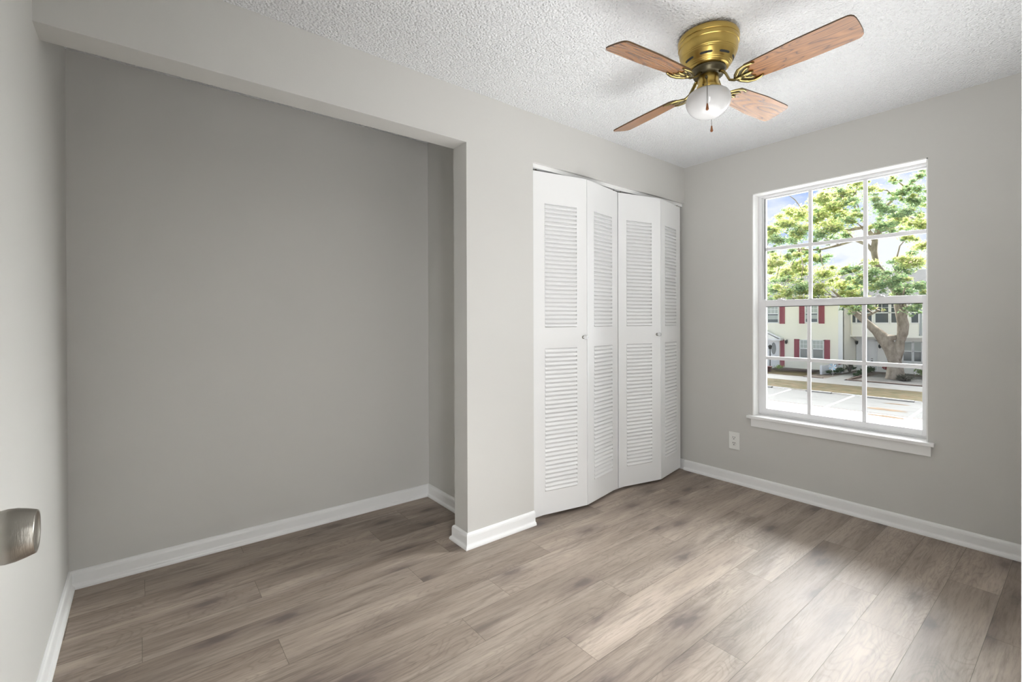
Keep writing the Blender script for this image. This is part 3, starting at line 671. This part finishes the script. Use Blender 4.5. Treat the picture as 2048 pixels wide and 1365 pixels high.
# porch with small gable, white door with oval glass
boxes('porch_door', [((XF-.05, 15.32, G+.10), (XF-.005, 16.35, -.42))], HTRIM, h1)
bm = bmesh.new(); n_ = 28
for sgn, xx in ((1, XF-.065), (0, XF-.05)):
    pass
pts = [(XF-.07, 15.72+.17*math.cos(2*PI*i/n_), -1.06+.46*math.sin(2*PI*i/n_)) for i in range(n_)]; prism(bm, pts, (.02, 0, 0)); obj('oval_glass', bm, PANE, h1)
bm = bmesh.new(); prism(bm, [(XF-.55, 15.02, -.30), (XF-.55, 15.02, -.20), (XF-.55, 16.35, .46), (XF-.55, 17.68, -.20), (XF-.55, 17.68, -.30), (XF-.55, 16.35, .34)], (.60, 0, 0)); obj('porch_gable', bm, HTRIM, h1)
bm = bmesh.new(); prism(bm, [(XF-.45, 15.2, -.34), (XF-.45, 16.35, .30), (XF-.45, 17.5, -.34)], (.45, 0, 0)); obj('gable_face', bm, SIDR, h1)
boxes('porch_beam', [((XF-.5, 15.05, -.42), (XF, 17.6, -.30))], HTRIM, h1)

h2 = empty('townhouse', (0, 0, 0), 'white-sided townhouse with an overhanging upper floor of dark windows, behind the tree on the right', 'house')
XU, XLW = 40.0, 41.5
clap('upper_wall', XU, 2.0, 11.15, .0, 2.66, SIDR, h2)
boxes('overhang', [((XU-.02, 2.0, -.06), (XLW+4.5, 11.15, .0))], SIDR, h2)
boxes('upper_core', [((XU+.1, 2.0, 0), (46, 11.15, 2.66))], SIDR, h2)
clap('lower_wall', XLW, 2.0, 11.15, G, -.06, SIDR, h2)
for (y0, y1, c_) in ((10.80, 11.09, 0), (9.86, 10.74, 2), (8.93, 9.68, 2), (8.0, 8.80, 2), (7.36, 7.74, 0)): hwin(h2, XU, y0-.04, y1+.04, .90, 2.35, PANED, c_, 0, .5)
shutter(h2, XU, 7.12, 7.34, .10, 2.35, mat('grey_louvre_shutter', (.45, .49, .52), .6))
bm = bmesh.new(); prism(bm, [(39.5, 1.8, 2.66), (39.5, 1.8, 2.78), (43.8, 1.8, 4.75), (48.0, 1.8, 2.78), (48.0, 1.8, 2.66)], (0, 9.34, 0)); obj('roof', bm, ROOF, h2)
d_ = boxes('front_door', [((XLW-.07, 10.03, G+.08), (XLW, 10.60, -.42))], HTRIM, h2)
boxes('door_handle', [((XLW-.13, 10.52, -1.52), (XLW-.07, 10.56, -1.42))], BLACKM, d_)
boxes('mail_slot', [((XLW-.09, 10.16, -1.86), (XLW-.07, 10.28, -1.80))], BLACKM, d_); boxes('door_knocker', [((XLW-.09, 10.16, -1.70), (XLW-.07, 10.28, -1.66))], BLACKM, d_)
boxes('door_frame', [((XLW-.10, 9.93, G), (XLW, 10.02, -.32)), ((XLW-.10, 10.62, G), (XLW, 10.72, -.32)), ((XLW-.10, 9.93, -.40), (XLW, 10.72, -.30))], HTRIM, h2)
boxes('porch_column', [((XLW-.25, 10.76, G), (XLW-.02, 11.13, -.06))], HTRIM, h2)
lantern(h2, XLW-.25, 11.05, -.46); lantern(h2, XLW, 9.74, -.70)
hwin(h2, XLW, 9.08, 9.40, -1.76, -.36, PANED, 0, 1)
hwin(h2, XLW, 8.55, 9.05, -1.76, -.36, PANED, 0, 1)
hwin(h2, XLW, 7.95, 8.50, -1.76, -.36, PANED, 0, 1)
hwin(h2, XLW, 7.45, 7.93, -1.76, -.36, PANED, 0, 1)
bm = bmesh.new(); tube(bm, [(XU-.03, 11.05, 2.6), (XU-.03, 11.05, .10), (XU+.1, 11.0, -.10), (XU+.55, 10.85, -.35)], .045, 8); obj('downspout', bm, SIDL, h2)

# white privacy fence beside the path
f = empty('garden_fence', (0, 0, 0), 'low white fence running from the house corner towards the sidewalk', 'fence')
bm = bmesh.new(); A_, B_ = Vector((36.62, 11.83, G)), Vector((41.3, 12.0, G))
prism(bm, [A_, A_+Vector((0, 0, .55)), Vector((38.4, 11.40, G+.80)), Vector((38.4, 11.40, G))], (0, .05, 0)); obj('fence_panel', bm, HTRIM, f)
boxes('fence_post', [((36.5, 11.80, G), (36.62, 11.93, G+.62))], HTRIM, f)

# ---- plants
def leaves(name, blobs, size, mats, dens, parent=None, seed=1, flatz=.7, thin=None):
    rg = random.Random(seed); V = []; Fc = []; mi = []; tint = []
    for b in blobs:
        x, y, z, r = b[:4]; ty = b[4] if len(b) > 4 else 0
        n_ = int(dens*r*r*(.72 if ty else 1.0)*(b[5] if len(b) > 5 else 1))
        for _ in range(n_):
            while True:
                d = Vector((rg.uniform(-1, 1), rg.uniform(-1, 1), rg.uniform(-1, 1)))
                if d.length <= 1: break
            d = d*(.35+.75*rg.random())
            c0 = Vector((x, y, z))+Vector((d.x*r*1.15, d.y*r*1.2, d.z*r*flatz))
            a_ = Vector((rg.gauss(0, 1), rg.gauss(0, 1), rg.gauss(0, .6))).normalized(); n2 = a_.cross(Vector((rg.gauss(0, 1), rg.gauss(0, 1), rg.gauss(0, 1)))).normalized()
            s = size*rg.uniform(.6, 1.3); k = len(V)
            V += [c0-a_*s, c0+n2*s*.42, c0+a_*s, c0-n2*s*.42]; Fc.append((k, k+1, k+2, k+3)); mi.append(ty if len(mats) > 1 else 0)
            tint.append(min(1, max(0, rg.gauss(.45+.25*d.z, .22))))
    me = bpy.data.meshes.new(name); me.from_pydata([tuple(v) for v in V], [], Fc)
    for m in mats: me.materials.append(m)
    me.polygons.foreach_set('material_index', mi)
    at = me.attributes.new('tint', 'FLOAT', 'FACE'); at.data.foreach_set('value', tint)
    o = bpy.data.objects.new(name, me); COL.objects.link(o); o.parent = parent; return o

tree = empty('tree', (0, 0, 0), 'big spreading tree with a forked grey trunk and yellow-green leaves filling the window', 'tree')
TP = [
 ([(37.0,7.93,-2.75),(37.0,7.93,-2.45),(37.0,7.95,-1.84),(37.0,7.98,-1.21),(37.0,8.2,-.62),(37.0,8.51,-.06),(37.0,8.92,.44),(37.0,9.29,.83),(36.85,9.68,1.28),(36.7,10.1,1.75),(36.5,10.6,2.49),(36.4,11.2,3.2)], [.62,.50,.41,.40,.38,.38,.26,.22,.19,.15,.10,.05]),
 ([(37.0,7.93,-1.35),(37.0,7.76,-.75),(37.0,7.70,-.20),(37.0,7.58,.30),(37.0,7.55,.85),(37.0,7.66,1.45),(37.0,7.80,2.1),(37.0,7.83,2.71),(36.85,7.67,3.63),(36.7,7.89,4.57)], [.30,.27,.24,.28,.30,.27,.23,.20,.16,.13]),
 ([(37.0,7.63,1.00),(36.9,7.45,1.7),(36.85,7.60,2.39),(36.75,8.27,3.67),(36.7,8.85,4.66),(36.7,8.95,5.63),(36.75,8.91,6.21),(36.75,9.12,6.68),(36.75,9.57,7.17),(36.85,10.28,7.13),(37.0,11.33,7.24)], [.22,.20,.20,.20,.19,.19,.17,.14,.12,.09,.05]),
 ([(36.7,8.95,5.47),(36.7,9.29,5.99),(36.75,9.98,6.42),(36.85,10.85,6.21),(37.0,12.08,6.04)], [.13,.11,.10,.08,.06]),
 ([(36.7,9.0,6.2),(36.8,8.66,6.81),(36.9,8.05,6.95),(37.0,7.46,7.64),(37.0,6.87,8.6)], [.15,.14,.13,.08,.05]),
 ([(36.75,8.91,6.21),(36.75,8.78,7.21),(36.75,8.52,8.11),(36.75,7.9,8.77),(36.75,7.41,9.29)], [.12,.11,.09,.07,.04]),
 ([(37.0,9.29,.81),(37.0,9.45,1.15),(36.95,9.41,1.41),(36.85,9.06,1.57),(36.8,8.7,1.75)], [.14,.12,.10,.08,.04]),
 ([(36.75,9.12,6.68),(36.75,9.7,8.01),(36.85,10.28,9.12),(37.0,10.89,9.95)], [.10,.08,.06,.03]),
 ([(37.0,11.33,7.24),(37.0,12.7,8.23),(37.0,13.66,9.84),(37.0,14.33,10.53)], [.06,.045,.035,.02]),
 ([(37.0,12.08,6.04),(36.6,13.2,6.15),(36.2,14.3,6.5),(35.8,15.0,7.0)], [.06,.045,.035,.02]),
 ([(37.0,8.50,-.12),(36.9,8.12,.0),(36.85,7.85,.08)], [.30,.22,.12]),
]
bm = bmesh.new()
for pts, rad in TP: tube(bm, pts, rad, 12)
obj('trunk', bm, BARK, tree)
BL = [(34.2, 14.06, 7.23, 0.65, 0), (33.7, 13.04, 7.61, 0.7, 0), (34.9, 12.69, 8.36, 0.78, 0), (33.9, 12.21, 7.01, 0.76, 1), (33.5, 13.28, 6.46, 0.56, 1), (35.0, 13.07, 6.65, 0.58, 1), (37.2, 12.15, 8.52, 0.88, 0), (36.7, 11.24, 8.89, 0.85, 0), (36.6, 10.48, 9.52, 0.7, 0), (34.2, 11.01, 8.91, 0.67, 0), (35.6, 9.79, 8.75, 0.6, 1), (34.4, 9.21, 9.56, 0.39, 0), (34.0, 10.4, 6.96, 0.79, 0), (33.7, 10.99, 6.55, 0.6, 1), (34.1, 9.52, 7.31, 0.58, 1), (37.3, 10.68, 6.91, 0.57, 1), (36.8, 11.57, 10.35, 0.58, 0), (36.7, 12.3, 8.13, 0.66, 0), (36.7, 10.81, 8.2, 0.7, 0), (34.1, 8.45, 8.96, 0.41, 0), (34.6, 7.94, 7.69, 0.62, 1), (36.0, 7.49, 8.86, 0.51, 1), (36.4, 6.88, 8.21, 0.69, 1), (37.0, 6.74, 9.87, 0.41, 1), (37.1, 7.72, 7.39, 0.72, 0), (33.6, 6.17, 6.47, 0.58, 0), (35.9, 8.32, 6.96, 0.58, 1), (36.2, 6.71, 8.94, 0.5, 1), (35.4, 7.73, 9.58, 0.32, 1), (34.0, 8.24, 8.25, 0.43, 1), (35.3, 7.07, 7.48, 0.56, 1), (33.6, 13.96, 5.0, 0.79, 0), (37.3, 14.39, 4.57, 0.85, 0), (37.0, 13.28, 4.75, 0.75, 0), (35.6, 14.53, 3.4, 0.83, 1), (34.5, 12.45, 3.34, 0.7, 1), (37.2, 12.14, 5.36, 0.66, 1), (35.7, 11.37, 4.23, 0.77, 0), (37.1, 10.77, 3.45, 0.71, 0), (36.9, 10.17, 2.88, 0.56, 0), (35.4, 11.72, 3.07, 0.7, 0), (35.0, 9.72, 4.31, 0.53, 1), (35.8, 9.41, 3.63, 0.67, 1), (35.1, 8.63, 4.06, 0.64, 1), (33.9, 7.98, 3.15, 0.62, 1), (34.5, 7.42, 3.43, 0.61, 1), (36.8, 7.37, 2.93, 0.65, 1), (33.4, 6.05, 3.01, 0.52, 1), (33.4, 6.31, 4.32, 0.64, 0), (36.0, 6.45, 5.49, 0.56, 0), (34.4, 6.99, 4.18, 0.61, 1), (35.6, 13.61, 5.56, 0.59, 1), (35.3, 15.0, 6.05, 0.53, 1), (34.7, 13.29, 3.06, 0.65, 0), (37.6, 13.22, 6.05, 0.53, 1), (34.1, 6.76, 5.83, 0.42, 0), (35.0, 9.46, 1.84, 0.39, 1), (34.1, 8.63, 1.99, 0.38, 1), (36.0, 6.98, 1.8, 0.44, 1), (34.4, 6.28, 2.05, 0.42, 1), (34.8, 9.97, 2.1, 0.27, 0)]
skel = [Vector(p) for pts, _ in TP[1:] for p in pts if p[2] > 1.2]
bm = bmesh.new(); rg = random.Random(5)
for b in BL:
    c0 = Vector(b[:3]); q = min(skel, key=lambda s: (s-c0).length)
    mid = (q+c0)/2+Vector((rg.uniform(-.3, .3), rg.uniform(-.3, .3), rg.uniform(-.1, .4)))
    tube(bm, [q, mid, c0], [.05, .035, .015], 6)
    for _ in range(4):
        e_ = c0+Vector((rg.uniform(-1, 1), rg.uniform(-1, 1), rg.uniform(-.2, .8)))*b[3]; tube(bm, [mid.lerp(c0, rg.uniform(.3, 1)), e_], [.02, .008], 5)
obj('branches', bm, BARK, tree)
rg = random.Random(9); B2 = []
for x, y, z, q, ty in BL:
    B2.append((x, y, z, q*.62, ty))
    B2.append((x, y, z, q*1.25, ty, .35))
    for _ in range(7):
        B2.append((x+rg.uniform(-1, .6)*q, y+rg.gauss(0, .80)*q, z+rg.gauss(0, .62)*q, q*rg.uniform(.22, .5), ty if rg.random() < .7 else 1-ty))
leaves('foliage', B2, .088, [LEAFY, LEAFG], 1900, tree, 2, .72)

def shrub(name, blobs, m, size, dens, label, cat='shrub', seed=0):
    return tag(leaves(name, blobs, size, [m], dens, None, seed), label, cat)
for k, q in enumerate([(36.7, 11.42, G+.20, .22), (37.2, 11.25, G+.26, .27), (37.8, 11.12, G+.30, .28), (38.75, 10.86, G+.32, .20), (39.5, 10.86, G+.34, .20)]):
    shrub('shrub', [q], LEAFD, .06, 4200, 'dark green bush in the row left of the path, behind the blue pinwheel', seed=10+k)['group'] = 'dark bushes left of the path'
for k, q in enumerate([(36.9, 9.95, G+.14, .18), (37.6, 9.92, G+.22, .24), (38.5, 9.95, G+.26, .28), (39.5, 9.9, G+.28, .30), (40.3, 10.0, G+.28, .26)]):
    shrub('shrub', [q], LEAFD, .06, 4200, 'dark green bush in the row right of the path, before the white front door', seed=20+k)['group'] = 'dark bushes right of the path'
shrub('flowering_plant', [(38.05, 11.20, G+.72, .20)], LEAFR, .06, 3000, 'bright red flowering plant above the bushes beside the white fence', 'flowering plant', 3)
shrub('flowering_plant', [(40.5, 9.10, G+.46, .34), (40.5, 8.8, G+.40, .22)], LEAFR, .06, 3000, 'round dark red bush beside the tree trunk', 'flowering plant', 4)
shrub('flowering_plant', [(40.8, 9.60, G+.55, .16)], LEAFO, .06, 2600, 'small yellow-orange plant left of the dark red bush', 'flowering plant', 5)
shrub('shrub', [(39.6, 7.10, G+.35, .42), (39.5, 6.7, G+.3, .36)], LEAFP, .08, 1500, 'pale green shrub right of the tree trunk', seed=6)
shrub('shrub', [(36.0, 14.35, G+.35, .30)], LEAFP, .07, 1500, 'small pale green plant by the cream house porch', seed=7)
def spiky(name, x, y, z, r, n_, m, label):
    rg = random.Random(int(x*10+y)); bm = bmesh.new()
    for i in range(n_):
        a_ = rg.uniform(0, 2*PI); e = rg.uniform(.3, 1.2) if n_ > 50 else rg.uniform(1.15, 1.5); L = r*rg.uniform(.7, 1.1); d = Vector((math.cos(a_)*math.cos(e), math.sin(a_)*math.cos(e), math.sin(e)))
        s = d.cross(Vector((0, 0, 1))).normalized()*.022; p = Vector((x, y, z)); v = [bm.verts.new(q) for q in (p-s, p+s, p+d*L*.6+s*.8, p+d*L-Vector((0, 0, .15*L)), p+d*L*.6-s*.8)]
        bm.faces.new(v)
    me_ = obj(name, bm, m); at = me_.data.attributes.new('tint', 'FLOAT', 'FACE'); at.data.foreach_set('value', [rg.random() for _ in me_.data.polygons])
    return tag(me_, label, 'plant')
spiky('spiky_plant', 36.35, 7.35, G, .62, 170, LEAFS, 'grey-green grassy clump at the foot of the tree')
spiky('spiky_plant', 38.30, 10.70, G+.0, 1.2, 34, LEAFS, 'tall spiky plant against the corner of the cream house')

# lamp post, pot, pinwheel
lp = empty('lamp_post', (37.6, 15.63, G), 'black garden lamp post in front of the white porch door', 'lamp post')
bm = bmesh.new(); tube(bm, [(0, 0, 0), (0, 0, 1.55)], .035, 10); obj('post', bm, BLACKM, lp)
bm = bmesh.new(); lathe(bm, [(0, 1.88), (.03, 1.86), (.17, 1.74), (.13, 1.73), (.10, 1.56), (.05, 1.52), (0, 1.52)], seg=8); obj('lantern', bm, BLACKM, lp)
bm = bmesh.new(); lathe(bm, [(0, 0), (.20, 0), (.25, .32), (.28, .33), (.28, .38), (.23, .38), (.20, .30), (0, .30)], (35.6, 14.95, G+.016), 20)
pt = tag(obj('flower_pot', bm, mat('dark_red_pot', (.15, .05, .05), .6)), 'dark red planter at the foot of the black lamp post', 'planter')
pw = empty('pinwheel', (36.2, 11.07, G), 'pale blue and white garden pinwheel in front of the dark bushes', 'pinwheel')
bm = bmesh.new(); tube(bm, [(0, 0, 0), (0, 0, .62)], .012, 6); obj('stake', bm, HTRIM, pw)
PB = mat('pale_blue_vane', (.45, .68, .85), .4)
for i in range(8):
    a_ = 2*PI*i/8; bm = bmesh.new(); c_, s_ = math.cos(a_), math.sin(a_); c2, s2 = math.cos(a_+.55), math.sin(a_+.55)
    prism(bm, [(-.03, 0, .60), (-.03, .27*c_, .60+.27*s_), (-.07, .20*c2, .60+.20*s2)], (.006, 0, 0)); obj('vane', bm, PB if i % 2 else HTRIM, pw)
